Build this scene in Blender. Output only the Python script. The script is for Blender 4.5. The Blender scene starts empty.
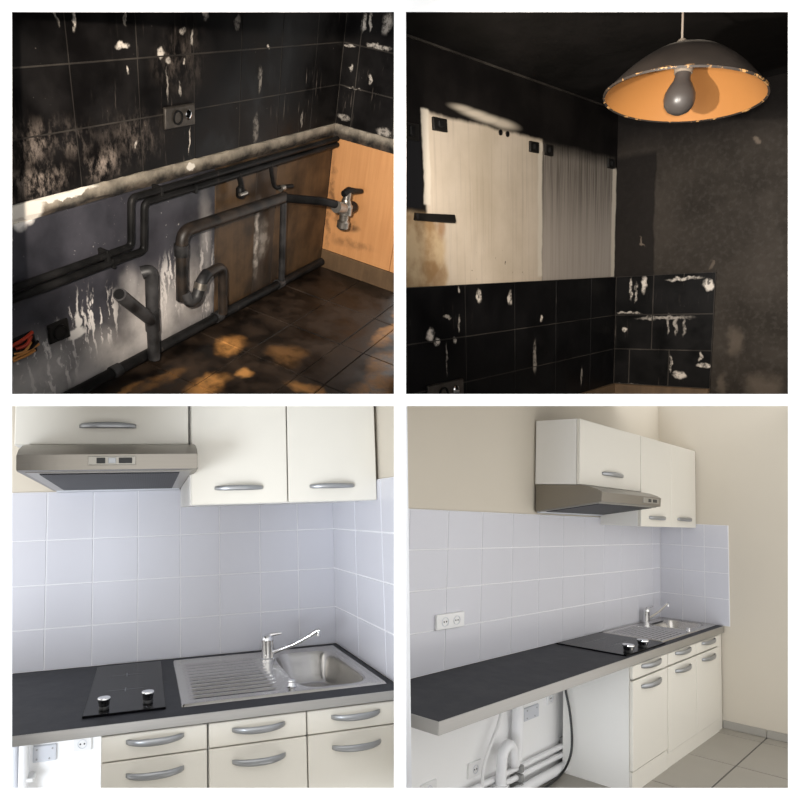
import bpy, bmesh, math, random
from mathutils import Matrix, Vector
random.seed(7)
scene = bpy.context.scene
col = scene.collection
# ------------------------------------------------------------------ camera, world, light, exposure
H = 2.4                       # camera height
FPX, PU, PV = 680.0, 365.0, 430.0
cam_d = bpy.data.cameras.new('camera'); cam = bpy.data.objects.new('camera', cam_d); col.objects.link(cam)
cam.location = (0, 0, H); cam.rotation_euler = (math.pi / 2, 0, 0)
cam_d.sensor_width = 36; cam_d.lens = FPX / 800 * 36
cam_d.shift_x = (400 - PU) / 800; cam_d.shift_y = (PV - 400) / 800
cam_d.clip_start = 0.05
scene.camera = cam
vs = scene.view_settings
vs.view_transform = 'Standard'; vs.look = 'None'; vs.gamma = 1; vs.use_curve_mapping = False; vs.exposure = 0.15
world = bpy.data.worlds.new('world'); scene.world = world; world.use_nodes = True
bg = world.node_tree.nodes['Background']
bg.inputs['Color'].default_value = (1.0, 0.985, 0.96, 1); bg.inputs['Strength'].default_value = 1.42

def lamp(name, kind, loc, target, energy, color, **kw):
    l = bpy.data.lights.new(name, kind); o = bpy.data.objects.new(name, l); col.objects.link(o)
    o.location = loc
    o.rotation_euler = (Vector(target) - Vector(loc)).to_track_quat('-Z', 'Y').to_euler()
    l.energy = energy; l.color = color
    for k, v in kw.items(): setattr(l, k, v)
    return o
# the flash beside the lens, which lit the two burnt rooms
lamp('flash_light', 'SPOT', (-0.16, 0.05, H + 0.15), (-0.52, 2.6, H + 0.92), 430, (1, 0.90, 0.78), spot_size=math.radians(37), spot_blend=0.5, shadow_soft_size=0.02)
lamp('flash_light', 'SPOT', (0.10, 0.15, H + 0.12), (1.05, 2.6, H + 1.05), 125, (1, 0.90, 0.79), spot_size=math.radians(44), spot_blend=0.5, shadow_soft_size=0.02)
lamp('added_side_spot', 'SPOT', (0.02, 1.15, H + 0.50), (0.95, 2.2, H + 0.85), 98, (1, 0.91, 0.80), spot_size=math.radians(75), spot_blend=0.6, shadow_soft_size=0.015)  # added spot from the left, throws the bulb's shadow inside the lampshade
# daylight from the window side, left of the renovated kitchens
lamp('window_light', 'AREA', (-2.2, -1.6, H - 1.1), (0.4, 3.2, H - 1.1), 36, (0.84, 0.91, 1.0), shape='RECTANGLE', size=1.4, size_y=1.6, spread=math.radians(90))

# ------------------------------------------------------------------ rooms: rotation and place of each (camera axes: x right, y down, z forward)
POSE = {
 1: ([[0.4742, -0.86977, 0.13648], [-0.4656, -0.37932, -0.79959], [0.74723, 0.31562, -0.58484]], [-0.2796, -1.0216, 4.2052]),
 2: ([[0.68619, -0.72568, -0.0503], [-0.18042, -0.10279, -0.9782], [0.70469, 0.68031, -0.20146]], [1.4064, 0.8294, 3.9401]),
 3: ([[0.95172, -0.30536, -0.03133], [0.00489, 0.11714, -0.9931], [0.30693, 0.945, 0.11298]], [-0.0954, 1.8572, 2.9829]),
 4: ([[0.67387, -0.73758, 0.04327], [0.11329, 0.04528, -0.99253], [0.73011, 0.67374, 0.11407]], [2.1592, 2.0722, 4.976]),
}
M = {}
for r, (R, T) in POSE.items():
    m = Matrix.Identity(4)
    rows = [R[0], R[2], [-a for a in R[1]]]; t = [T[0], T[2], H - T[1]]
    for i in range(3):
        for j in range(3): m[i][j] = rows[i][j]
        m[i][3] = t[i]
    M[r] = m
M[0] = Matrix.Identity(4)
GU = {1: (395.4, -1), 2: (404.6, 1), 3: (395.4, -1), 4: (404.6, 1)}    # faces of the upright partition
GV = {1: (395.4, -1), 2: (395.4, -1), 3: (404.6, 1), 4: (404.6, 1)}    # faces of the level partition

# ------------------------------------------------------------------ materials
def lin(c):
    c = c / 255.0
    return c / 12.92 if c <= 0.04045 else ((c + 0.055) / 1.055) ** 2.4
def rgb(r, g, b): return (lin(r), lin(g), lin(b), 1)

class NT:
    def __init__(s, name):
        s.m = bpy.data.materials.new(name); s.m.use_nodes = True
        s.t = s.m.node_tree; s.b = s.t.nodes['Principled BSDF']
        s.co = s.t.nodes.new('ShaderNodeTexCoord').outputs['Object']
    def n(s, ty): return s.t.nodes.new(ty)
    def put(s, sock, v):
        if hasattr(v, 'links'): s.t.links.new(v, sock)
        else: sock.default_value = v
    def scale(s, v, sc, loc=(0, 0, 0)):
        k = s.n('ShaderNodeMapping'); s.put(k.inputs['Vector'], v); k.inputs['Scale'].default_value = sc; k.inputs['Location'].default_value = loc
        return k.outputs[0]
    def noise(s, v, sc=5, det=4, rough=0.55, dist=0):
        k = s.n('ShaderNodeTexNoise'); s.put(k.inputs['Vector'], v); k.inputs['Scale'].default_value = sc
        k.inputs['Detail'].default_value = det; k.inputs['Roughness'].default_value = rough; k.inputs['Distortion'].default_value = dist
        return k.outputs['Fac']
    def rng(s, v, a, b, c=0, d=1, smooth=True):
        k = s.n('ShaderNodeMapRange'); s.put(k.inputs[0], v)
        for i, x in zip((1, 2, 3, 4), (a, b, c, d)): k.inputs[i].default_value = x
        if smooth: k.interpolation_type = 'SMOOTHSTEP'
        return k.outputs[0]
    def math(s, op, a, b=0.0):
        k = s.n('ShaderNodeMath'); k.operation = op; s.put(k.inputs[0], a); s.put(k.inputs[1], b); return k.outputs[0]
    def mul(s, a, b): return s.math('MULTIPLY', a, b)
    def mx(s, a, b): return s.math('MAXIMUM', a, b)
    def mix(s, f, a, b):
        k = s.n('ShaderNodeMix'); k.data_type = 'RGBA'; s.put(k.inputs[0], f); s.put(k.inputs[6], a); s.put(k.inputs[7], b); return k.outputs[2]
    def sep(s, v):
        k = s.n('ShaderNodeSeparateXYZ'); s.put(k.inputs[0], v); return k.outputs
    def vm(s, op, a, b):
        k = s.n('ShaderNodeVectorMath'); k.operation = op; s.put(k.inputs[0], a); s.put(k.inputs[1], b); return k.outputs
    def warp(s, v, sc, amt):
        k = s.n('ShaderNodeTexNoise'); s.put(k.inputs['Vector'], v); k.inputs['Scale'].default_value = sc; k.inputs['Detail'].default_value = 3
        d = s.vm('SUBTRACT', k.outputs['Color'], (0.5, 0.5, 0.5))[0]
        return s.vm('ADD', v, s.vm('MULTIPLY', d, (amt, amt, amt))[0])[0]
    def blobs(s, v, pts, ax, hard=0.5):
        """stains: (a, z, half width, half height, strength) on the plane of a wall (ax 0: x,z / ax 1: y,z / ax 2: x,y)"""
        out = None
        for (a, z, ra, rz, st) in pts:
            if ax == 0: c, q = (a, 0, z), (1 / ra, 0, 1 / rz)
            elif ax == 1: c, q = (0, a, z), (0, 1 / ra, 1 / rz)
            else: c, q = (a, z, 0), (1 / ra, 1 / rz, 0)
            d = s.vm('MULTIPLY', s.vm('SUBTRACT', v, c)[0], q)[0]
            l = s.vm('LENGTH', d, (0, 0, 0))[1]
            o = s.rng(l, hard, 1.0, st, 0)
            out = o if out is None else s.mx(out, o)
        return out
    def boxmask(s, a, lo, hi, soft):
        return s.mul(s.rng(a, lo - soft, lo + soft), s.rng(a, hi - soft, hi + soft, 1, 0))
    def out(s, color, rough=0.5, metal=0.0, bump=None, bstr=0.3, bdist=0.004, spec=None):
        s.put(s.b.inputs['Base Color'], color); s.put(s.b.inputs['Roughness'], rough); s.put(s.b.inputs['Metallic'], metal)
        if spec is not None: s.b.inputs['Specular IOR Level'].default_value = spec
        if bump is not None:
            k = s.n('ShaderNodeBump'); k.inputs['Strength'].default_value = bstr; k.inputs['Distance'].default_value = bdist
            s.put(k.inputs['Height'], bump); s.put(s.b.inputs['Normal'], k.outputs[0])
        return s.m

def plain(name, c, rough=0.5, metal=0.0, var=0.06, sc=8, bstr=0.0, spec=None):
    k = NT(name); n = k.noise(k.co, sc, 4)
    c2 = tuple(max(0, x * (1 - var)) for x in c[:3]) + (1,)
    return k.out(k.mix(n, c, c2), rough, metal, n if bstr else None, bstr, 0.002, spec)
def brushed(name, c, rough, axis=(2, 200, 200)):
    k = NT(name); n = k.noise(k.scale(k.co, axis), 3, 3)
    c2 = tuple(x * 0.82 for x in c[:3]) + (1,)
    return k.out(k.mix(n, c, c2), rough, 1.0, n, 0.06, 0.001)

MT = {}
MT['partition'] = plain('white partition board', (0.76, 0.76, 0.76, 1), 0.8, 0, 0.01)
MT['wall'] = plain('cream wall paint', (0.615, 0.56, 0.47, 1), 0.75, 0, 0.05, 2)
MT['wall_lit'] = plain('wall paint with window light painted in', (0.90, 0.90, 0.90, 1), 0.7, 0, 0.03, 3)  # same wall paint made paler, window light put into the colour
MT['jamb'] = plain('white jamb paint', (0.80, 0.82, 0.86, 1), 0.6, 0, 0.02)
MT['tile'] = plain('pale lavender glazed tile', (0.61, 0.613, 0.665, 1), 0.22, 0, 0.04, 3, 0.0, 0.4)
MT['grout'] = plain('pale grout', (0.76, 0.76, 0.79, 1), 0.85, 0, 0.08, 30)
MT['cab'] = plain('cream white melamine', (0.72, 0.69, 0.62, 1), 0.35, 0, 0.02, 4)
MT['carcass'] = plain('white melamine carcass', (0.80, 0.785, 0.75, 1), 0.45, 0, 0.02, 4)
k = NT('dark slate laminate'); n = k.noise(k.co, 14, 6, 0.65); n2 = k.noise(k.co, 3, 3)
MT['top'] = k.out(k.mix(k.mul(n, n2), rgb(24, 25, 30), rgb(62, 64, 72)), k.rng(n, 0, 1, 0.45, 0.6), 0, n, 0.05, 0.004, 0.22)
MT['band'] = brushed('brushed aluminium edge', (0.52, 0.51, 0.495, 1), 0.38)
MT['steel'] = brushed('brushed stainless steel', (0.30, 0.278, 0.245, 1), 0.36)
MT['steel_sink'] = brushed('stainless sink steel', (0.62, 0.60, 0.57, 1), 0.24, (60, 60, 60))
MT['chrome'] = plain('polished chrome', (0.75, 0.75, 0.76, 1), 0.08, 1.0, 0.02)
MT['handle'] = plain('satin grey metal handle', (0.36, 0.37, 0.385, 1), 0.33, 0.75, 0.06)
MT['glass'] = plain('black ceramic glass', rgb(7, 7, 10), 0.22, 0, 0.02, 4, 0, 0.07)
MT['mark'] = plain('grey hob print', rgb(92, 94, 100), 0.4)
MT['black'] = plain('black plastic', rgb(16, 16, 17), 0.4)
k = NT('dark grease filter mesh'); w = k.n('ShaderNodeTexWave'); w.wave_type = 'BANDS'; k.put(w.inputs['Vector'], k.co); w.inputs['Scale'].default_value = 40
w2 = k.n('ShaderNodeTexWave'); w2.bands_direction = 'Y'; k.put(w2.inputs['Vector'], k.co); w2.inputs['Scale'].default_value = 40
MT['filter'] = k.out(k.mix(k.mul(w.outputs['Fac'], w2.outputs['Fac']), rgb(10, 11, 13), rgb(52, 55, 60)), 0.5, 0.3)
MT['panel_grey'] = plain('grey control panel', rgb(160, 156, 148), 0.3, 0.5)
MT['white'] = plain('white plastic', (0.80, 0.80, 0.80, 1), 0.35, 0, 0.02)
MT['white_grey'] = plain('pale grey plastic', (0.62, 0.64, 0.69, 1), 0.4, 0, 0.02)
MT['pvc'] = plain('white painted pipe', (0.82, 0.82, 0.83, 1), 0.4, 0, 0.03)
MT['floor_tile'] = plain('grey floor tile', rgb(162, 157, 148), 0.45, 0, 0.10, 6)
MT['floor_joint'] = plain('dark floor joint', rgb(92, 90, 86), 0.9)
MT['skirting'] = plain('grey skirting tile', rgb(160, 156, 148), 0.5, 0, 0.08, 8)
MT['bracket'] = plain('grey pipe bracket', rgb(140, 140, 138), 0.5)

# ---- burnt rooms
def sooty(name, ax, marks, dust=0.5, smudge=None, base=(0.0045, 0.004, 0.004, 1), lift=(0.014, 0.0125, 0.012, 1), rough=(0.28, 0.6), spec=0.14):
    k = NT(name); v = k.co
    n1 = k.noise(v, 5, 6, 0.6); zone = k.rng(k.noise(k.scale(v, (1, 1, 1), (3.1, 1.7, 4.2)), 2.6, 2), 0.46, 0.66)
    streak = k.rng(k.noise(k.scale(v, (34, 34, 3.4)), 2.0, 4, 0.6), 0.60, 0.78)
    speck = k.rng(k.noise(v, 70, 3, 0.6), 0.70, 0.78)
    c = k.mix(k.rng(n1, 0.35, 0.75), base, lift)
    c = k.mix(k.mul(k.mul(streak, zone), dust), c, rgb(150, 138, 128))
    c = k.mix(k.mul(k.mul(speck, k.rng(n1, 0.5, 0.62)), dust), c, rgb(190, 178, 168))
    if smudge:
        sf = k.mul(k.blobs(k.warp(v, 8, 0.10), smudge, ax, 0.0), k.mul(k.rng(k.noise(k.scale(v, (1, 1, .5)), 34, 6, .75), .42, .66), k.rng(k.noise(v, 9, 4), .35, .6, .35, 1)))
        c = k.mix(sf, c, rgb(176, 160, 148))
    if marks:
        vw = k.warp(k.warp(v, 30, 0.035), 9, 0.02)
        bl = k.blobs(vw, marks, ax, 0.45)
        fl = k.rng(k.noise(v, 46, 5, 0.7), 0.36, 0.56, 0.15, 1.0)
        c = k.mix(k.mul(bl, fl), c, rgb(226, 216, 204))
    return k.out(c, k.rng(n1, 0.3, 0.7, rough[0], rough[1]), 0, n1, 0.25, 0.003, spec)
M1B = [(-1.536, 1.260, 0.038, 0.014, 1), (-1.353, 1.231, 0.022, 0.026, 1), (-1.312, 1.202, 0.018, 0.014, .7), (-1.225, 1.198, 0.010, 0.012, .7),
       (-1.734, 1.350, 0.010, 0.045, 1), (-1.80, 1.355, 0.008, 0.04, .4), (-1.515, 1.345, 0.008, 0.035, .6), (-1.102, 1.350, 0.022, 0.025, 1), (-0.903, 1.319, 0.022, 0.035, .55),
       (-0.678, 1.224, 0.014, 0.009, 1), (-0.728, 1.092, 0.018, 0.07, .35), (-0.744, 0.893, 0.028, 0.08, .25), (-1.204, 0.904, 0.006, 0.065, .9),
       (-1.499, 0.928, 0.008, 0.018, .8), (-1.516, 1.182, 0.008, 0.016, .9),
       (-1.322, 1.119, 0.006, 0.07, .4), (-1.256, 1.103, 0.008, 0.035, .5), (-0.356, 0.891, 0.012, 0.05, .35), (-1.233, 1.298, 0.02, 0.012, .5), (-1.178, 1.275, 0.010, 0.03, .6)]
M1R = [(-0.116, 1.320, 0.014, 0.05, .9), (-0.150, 1.33, 0.010, 0.05, .8), (-0.243, 1.335, 0.035, 0.06, .6), (-0.076, 1.110, 0.014, 0.022, 1), (-0.194, 1.077, 0.010, 0.03, .8),
       (-0.213, 1.232, 0.08, 0.014, .8), (-0.05, 1.21, 0.04, 0.008, .7), (-0.059, 0.868, 0.05, 0.02, .5), (-0.309, 0.85, 0.05, 0.03, .5), (-0.10, 1.02, 0.06, 0.006, .6)]
M2B = [(-1.607, 1.502, 0.030, 0.034, 1), (-1.566, 1.469, 0.026, 0.018, .8), (-1.293, 1.630, 0.022, 0.035, .9), (-1.058, 1.613, 0.020, 0.040, .8), (-0.791, 1.512, 0.016, 0.014, 1),
       (-0.853, 1.342, 0.020, 0.09, .35), (-1.453, 1.470, 0.014, 0.016, .7), (-1.507, 1.400, 0.006, 0.08, .4), (-1.500, 1.560, 0.03, 0.008, .5), (-1.420, 1.534, 0.008, 0.035, .6), (-1.42, 1.655, 0.012, 0.012, .7), (-0.392, 1.20, 0.012, 0.06, .4)]
M2R = [(-0.161, 1.628, 0.020, 0.055, .95), (-0.094, 1.610, 0.010, 0.07, .8), (-0.12, 1.59, 0.008, 0.06, .6), (-0.360, 1.650, 0.10, 0.010, .8), (-0.474, 1.618, 0.034, 0.032, 1.2), (-0.27, 1.46, 0.16, 0.012, .5),
       (-0.330, 1.42, 0.012, 0.06, .5), (-0.37, 1.42, 0.010, 0.06, .5), (-0.29, 1.43, 0.008, 0.06, .5), (-0.088, 1.487, 0.08, 0.008, .6), (-0.069, 1.398, 0.016, 0.014, .9), (-0.355, 1.175, 0.04, 0.025, .9), (-0.474, 1.225, 0.05, 0.014, .9), (-0.45, 1.27, 0.008, 0.03, .7), (-0.31, 1.23, 0.008, 0.05, .6), (-0.10, 1.10, 0.12, 0.02, .6)]
MT['t1b'] = sooty('soot black wall tile, long wall', 0, M1B, 0.8, [(-1.95, 0.872, 0.17, 0.08, .9), (-1.66, 0.890, 0.14, 0.09, .9), (-2.12, 0.88, 0.14, 0.10, .9), (-1.9, 1.0, .3, .10, .45), (-1.50, 0.96, 0.25, 0.14, .3), (-1.25, 1.2, .2, .15, .25)])
MT['t1r'] = sooty('soot black wall tile, short wall', 1, M1R, 0.6)
MT['t2b'] = sooty('soot black tile under cupboard ghost', 0, M2B, 0.2, None, (0.003, 0.003, 0.0035, 1), (0.008, 0.0075, 0.008, 1), spec=0.12)
MT['t2r'] = sooty('soot black tile beside grey wall', 1, M2R, 0.45, None, (0.003, 0.003, 0.003, 1), (0.009, 0.008, 0.008, 1), spec=0.15)
MT['soot_joint'] = sooty('sooty joint', 0, None, 0.9, None, (0.025, 0.022, 0.02, 1), (0.075, 0.066, 0.056, 1))
MT['soot'] = sooty('soot black plaster', 0, None, 0.06, None, (0.006, 0.0055, 0.005, 1), (0.013, 0.011, 0.010, 1), (0.6, 0.8))
# concrete ledge
k = NT('broken plaster ledge'); n = k.noise(k.co, 9, 6, 0.65); z = k.sep(k.co)[2]
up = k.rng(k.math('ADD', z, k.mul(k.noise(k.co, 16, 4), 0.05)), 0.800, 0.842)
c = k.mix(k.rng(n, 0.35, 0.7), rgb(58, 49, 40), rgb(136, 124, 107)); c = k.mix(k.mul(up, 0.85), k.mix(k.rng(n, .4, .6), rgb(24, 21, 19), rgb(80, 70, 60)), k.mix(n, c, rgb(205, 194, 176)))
wb = k.blobs(k.warp(k.co, 30, 0.04), [(-2.03, 0.80, 0.10, 0.07, 1), (-1.86, 0.825, 0.17, 0.02, 1), (-1.2, 0.80, 0.03, 0.02, 1)], 0, 0.7)
MT['ledge'] = k.out(k.mix(wb, c, rgb(240, 232, 220)), 0.9, 0, n, 0.7, 0.01)
# grey lower wall with white drips
k = NT('scorched grey lower wall'); v = k.co; s3 = k.sep(v); n = k.noise(v, 4, 6, 0.6)
c = k.mix(k.rng(n, 0.3, 0.7), rgb(40, 40, 46), rgb(70, 69, 76))
low = k.blobs(k.warp(v, 6, 0.12), [(-2.12, 0.14, 0.40, 0.27, 1), (-1.75, 0.06, 0.40, 0.25, 1), (-1.46, 0.18, 0.32, 0.30, 1), (-1.22, 0.22, 0.22, 0.26, .85), (-1.58, 0.36, 0.10, 0.14, .5), (-1.10, 0.45, 0.06, 0.35, .45), (-1.1, .2, .09, .2, .7)], 0, 0.1)
c = k.mix(k.mul(low, k.rng(n, 0.25, 0.6, .45, 1)), c, rgb(214, 208, 204))
dz = k.blobs(v, [(-1.80, 0.30, 0.20, 0.20, 1), (-2.05, 0.20, 0.26, 0.18, 1), (-1.33, 0.30, 0.16, 0.20, .9), (-1.10, 0.25, 0.09, 0.3, .6)], 0, 0.4)
dr = k.rng(k.noise(k.scale(k.warp(v, 14, 0.05), (30, 30, 3.0)), 1.5, 4, 0.6), 0.53, 0.61)
c = k.mix(k.mul(dr, dz), c, rgb(236, 230, 226))
wp = k.blobs(k.warp(v, 26, 0.04), [(-1.87, 0.285, 0.05, 0.03, 1), (-1.86, 0.33, 0.02, 0.05, 1), (-2.03, .79, .06, .06, 1)], 0, 0.6)
sp = k.mul(k.rng(k.noise(v, 60, 3), 0.68, 0.74), k.rng(n, 0.45, 0.6))
c = k.mix(k.mx(wp, k.mul(sp, 0.6)), c, rgb(240, 235, 230))
MT['grey_low'] = k.out(c, 0.55, 0, n, 0.2)
def wood(name, c0, c1, char, marks=None, ax=0, mcol=(18, 13, 10)):
    k = NT(name); v = k.co; g = k.noise(k.scale(v, (26, 26, 1.2)), 2, 5, 0.6); n = k.noise(v, 5, 5)
    c = k.mix(g, c0, c1); c = k.mix(k.rng(n, 0.36, 0.66, 0, char), c, rgb(14, 11, 9))
    if marks: c = k.mix(k.mul(k.blobs(k.warp(v, 14, 0.08), marks, ax, 0.2), k.rng(k.noise(v, 24, 4), .35, .6, .3, 1)), c, rgb(*mcol))
    return k.out(c, 0.55, 0, g, 0.15)
MT['wood_dark'] = wood('charred brown panel', rgb(104, 80, 54), rgb(70, 53, 36), 0.75)
MT['wood_grey'] = wood('charred panel with pale scrape', rgb(80, 66, 54), rgb(50, 40, 32), 0.6, [(-0.70, 0.35, 0.03, 0.25, .9), (-0.64, 0.33, 0.07, 0.14, .45)], 0, (205, 196, 186))
MT['wood_orange'] = wood('orange wood panel', rgb(226, 168, 112), rgb(198, 136, 84), 0.05, [(-0.17, 0.30, 0.10, 0.05, .8), (-0.10, 0.36, 0.06, 0.10, .7), (-0.03, 0.4, 0.03, 0.4, .6), (-.2, .2, .2, .04, .4)], 1)
MT['plinth_burnt'] = wood('scorched skirting', rgb(126, 100, 72), rgb(86, 68, 50), 0.3)
# burnt floor
k = NT('burnt floor tile'); v = k.co; n = k.noise(v, 6, 7, 0.65); n2 = k.noise(v, 2.2, 3)
c = k.mix(k.rng(n, 0.35, 0.7), rgb(17, 13, 10), rgb(58, 43, 30))
om = k.blobs(k.warp(k.warp(v, 5, 0.16), 18, 0.05), [(-1.16, -0.19, 0.13, 0.09, 1), (-1.50, -0.34, 0.17, 0.10, 1), (-1.31, -0.40, 0.06, 0.05, .9), (-1.0, -0.93, 0.28, 0.12, .85), (-0.45, -0.74, 0.30, 0.07, .75), (-0.80, -0.86, 0.20, 0.10, .6), (-1.25, -0.72, 0.06, 0.14, .8), (-1.82, -0.12, 0.25, 0.03, .6), (-0.25, -0.68, 0.14, 0.05, .6), (-1.62, -0.16, 0.2, 0.06, .3), (-1.05, -0.45, 0.12, 0.12, .25)], 2, 0.3)
om = k.mul(om, k.rng(n, 0.32, 0.58, 0.15, 1))
MT['floor_burnt'] = k.out(k.mix(om, c, k.mix(n2, rgb(226, 168, 98), rgb(184, 122, 62))), k.rng(n, .3, .7, .3, .7), 0, n, 0.4, 0.004)
MT['floor_burnt_joint'] = plain('burnt floor joint', rgb(58, 42, 26), 0.9, 0, 0.5, 20)
MT['burnt_pipe'] = sooty('sooty pipe', 0, None, 0.25, None, (0.005, 0.005, 0.005, 1), (0.020, 0.019, 0.019, 1), (0.35, 0.6))
k = NT('scorched grey drain pipe'); n = k.noise(k.co, 7, 5)
MT['grey_pipe'] = k.out(k.mix(k.rng(n, .35, .68), rgb(17, 17, 18), rgb(66, 65, 66)), 0.5, 0, n, 0.1)
k = NT('rusty brown drain pipe'); n = k.noise(k.co, 9, 5)
MT['rust_pipe'] = k.out(k.mix(k.rng(n, .35, .68), rgb(14, 12, 11), rgb(56, 46, 38)), 0.5, 0, n, 0.15)
MT['tarnish'] = plain('tarnished steel', (0.46, 0.42, 0.37, 1), 0.35, 0.9, 0.5, 40)
MT['red'] = plain('red wire', rgb(190, 62, 36), 0.5); MT['amber'] = plain('orange wire', rgb(206, 140, 70), 0.5)
# room 2 long wall: pale ghosts of the removed cupboards in the soot
k = NT('sooty plaster with pale cupboard ghosts'); v = k.co; vw = k.warp(k.warp(v, 7, 0.03), 40, 0.006); x, y, z = k.sep(vw)
n = k.noise(v, 3, 5); st = k.noise(k.scale(v, (26, 26, 0.9)), 2, 5, 0.6)
black = k.mix(k.rng(k.noise(v, 4, 5), .35, .7), (0.006, 0.0052, 0.005, 1), (0.014, 0.012, 0.011, 1))
def box2(x0, x1, z0, z1, s): return k.mul(k.boxmask(x, x0, x1, s), k.boxmask(z, z0, z1, s))
gl = box2(-1.585, -0.765, 1.5, 2.272, 0.010); gr = box2(-0.765, -0.02, 1.5, 2.268, 0.012)
wh = k.mix(k.rng(n, .3, .7), rgb(206, 192, 174), rgb(186, 172, 152))
wh = k.mix(k.mul(k.rng(st, .5, .7), .22), wh, rgb(130, 118, 106))
gg = k.mix(k.rng(z, 1.75, 2.26), rgb(176, 166, 156), rgb(138, 130, 121))
gg = k.mix(k.mul(k.rng(st, .45, .62), k.rng(z, 1.85, 2.27, .12, .7)), gg, rgb(60, 55, 50))
gg = k.mix(k.rng(z, 2.20, 2.27, 0, .8), gg, (0.01, 0.009, 0.008, 1))
c = k.mix(gl, black, wh); c = k.mix(gr, c, gg)
sm = k.blobs(v, [(-1.34, 2.315, 0.13, 0.020, .8), (-1.26, 2.308, 0.17, 0.024, 1), (-1.18, 2.302, 0.20, 0.026, 1), (-1.08, 2.298, 0.17, 0.028, .9)], 0, 0.15)
c = k.mix(sm, c, rgb(206, 194, 176))
ed = k.mx(box2(-1.60, -1.560, 1.96, 2.28, 0.006), k.mx(box2(-0.800, -0.765, 1.70, 2.262, 0.007), box2(-0.05, -0.006, 1.68, 2.22, 0.008)))
c = k.mix(ed, c, rgb(214, 204, 188))
dk = box2(-1.80, -1.612, 1.945, 2.20, 0.008); c = k.mix(dk, c, rgb(34, 34, 36))
pl_ = k.blobs(k.warp(v, 9, 0.08), [(-1.70, 1.80, 0.25, 0.17, 1), (-1.60, 1.72, 0.15, 0.10, .9)], 0, 0.75)
pn = k.rng(k.noise(v, 8, 5), .35, .65)
c = k.mix(k.mul(pl_, k.rng(z, 1.92, 1.95, 1, 0)), c, k.mix(pn, rgb(196, 172, 138), rgb(148, 118, 84)))
rb = k.blobs(k.warp(v, 12, .06), [(-1.50, 1.88, .035, .06, .7)], 0, .2); c = k.mix(rb, c, rgb(150, 108, 66))
sp = k.mul(k.rng(k.noise(v, 34, 3), 0.66, 0.72), k.blobs(v, [(-1.1, 1.75, .35, .09, .8)], 0, .5)); c = k.mix(sp, c, rgb(40, 34, 30))
MT['ghost'] = k.out(c, 0.85, 0, st, 0.12, 0.004, 0.06)
# room 2 short wall
k = NT('grey sooted plaster'); v = k.co; x, y, z = k.sep(k.warp(v, 8, 0.03)); n = k.noise(v, 2.6, 6, 0.6); f = k.noise(v, 40, 4)
c = k.mix(k.rng(n, .35, .7), (0.028, 0.0235, 0.019, 1), (0.056, 0.047, 0.039, 1)); c = k.mix(k.rng(f, .45, .7, 0, .3), c, (0.085, 0.075, 0.065, 1))
g = k.mul(k.boxmask(y, -0.20, 0.1, 0.006), k.boxmask(z, 1.6, 2.27, 0.02)); c = k.mix(k.mul(g, .8), c, (0.012, 0.0105, 0.010, 1))
c = k.mix(k.rng(z, 2.18, 2.42, 0, .85), c, (0.008, 0.007, 0.007, 1))
lt = k.blobs(k.warp(k.warp(v, 8, .12), 20, .05), [(-0.60, 1.35, .05, .10, .4), (-0.74, 1.14, .12, .10, .5), (-0.56, 1.12, .03, .10, .4), (-.637, 2.24, .02, .02, .8), (-.13, 1.84, .006, .04, .8), (-.47, 1.72, .012, .03, .5)], 1, .2); c = k.mix(lt, c, rgb(120, 108, 96))
MT['grey_soot'] = k.out(c, 0.8, 0, f, 0.15, 0.004, 0.10)
MT['scorched'] = plain('scorched bare metal plate', rgb(120, 113, 106), 0.4, 0.7, 0.75, 45)
MT['hanger'] = plain('charred steel plate', rgb(30, 27, 24), 0.6, 0.3, 0.5, 60)
k = NT('sooty enamel lampshade'); v = k.co; z = k.sep(v)[2]; n = k.noise(v, 5, 5); f = k.noise(v, 30, 4, .7)
c = k.mix(k.rng(n, .3, .7), rgb(44, 38, 34), rgb(62, 54, 48))
pk = k.mul(k.rng(z, 0.104, 0.124), k.rng(f, .38, .48)); c = k.mix(pk, c, rgb(214, 204, 190))
pr = k.mul(k.rng(z, 0.004, 0.012, 1, 0), k.rng(f, .54, .6)); c = k.mix(pr, c, rgb(196, 150, 96))
MT['shade_out'] = k.out(c, 0.55, 0, f, 0.15)
MT['shade_in'] = plain('tan enamel lampshade lining', rgb(178, 122, 66), 0.5, 0, 0.15, 6)
MT['bulb'] = plain('sooted glass bulb', rgb(74, 69, 66), 0.35, 0, 0.15, 12)
MT['bulb_cap'] = plain('dusty lamp holder', rgb(150, 138, 124), 0.6, 0, 0.2, 30)
MT['cord'] = plain('pale dusty flex', rgb(150, 138, 126), 0.7)

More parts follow.
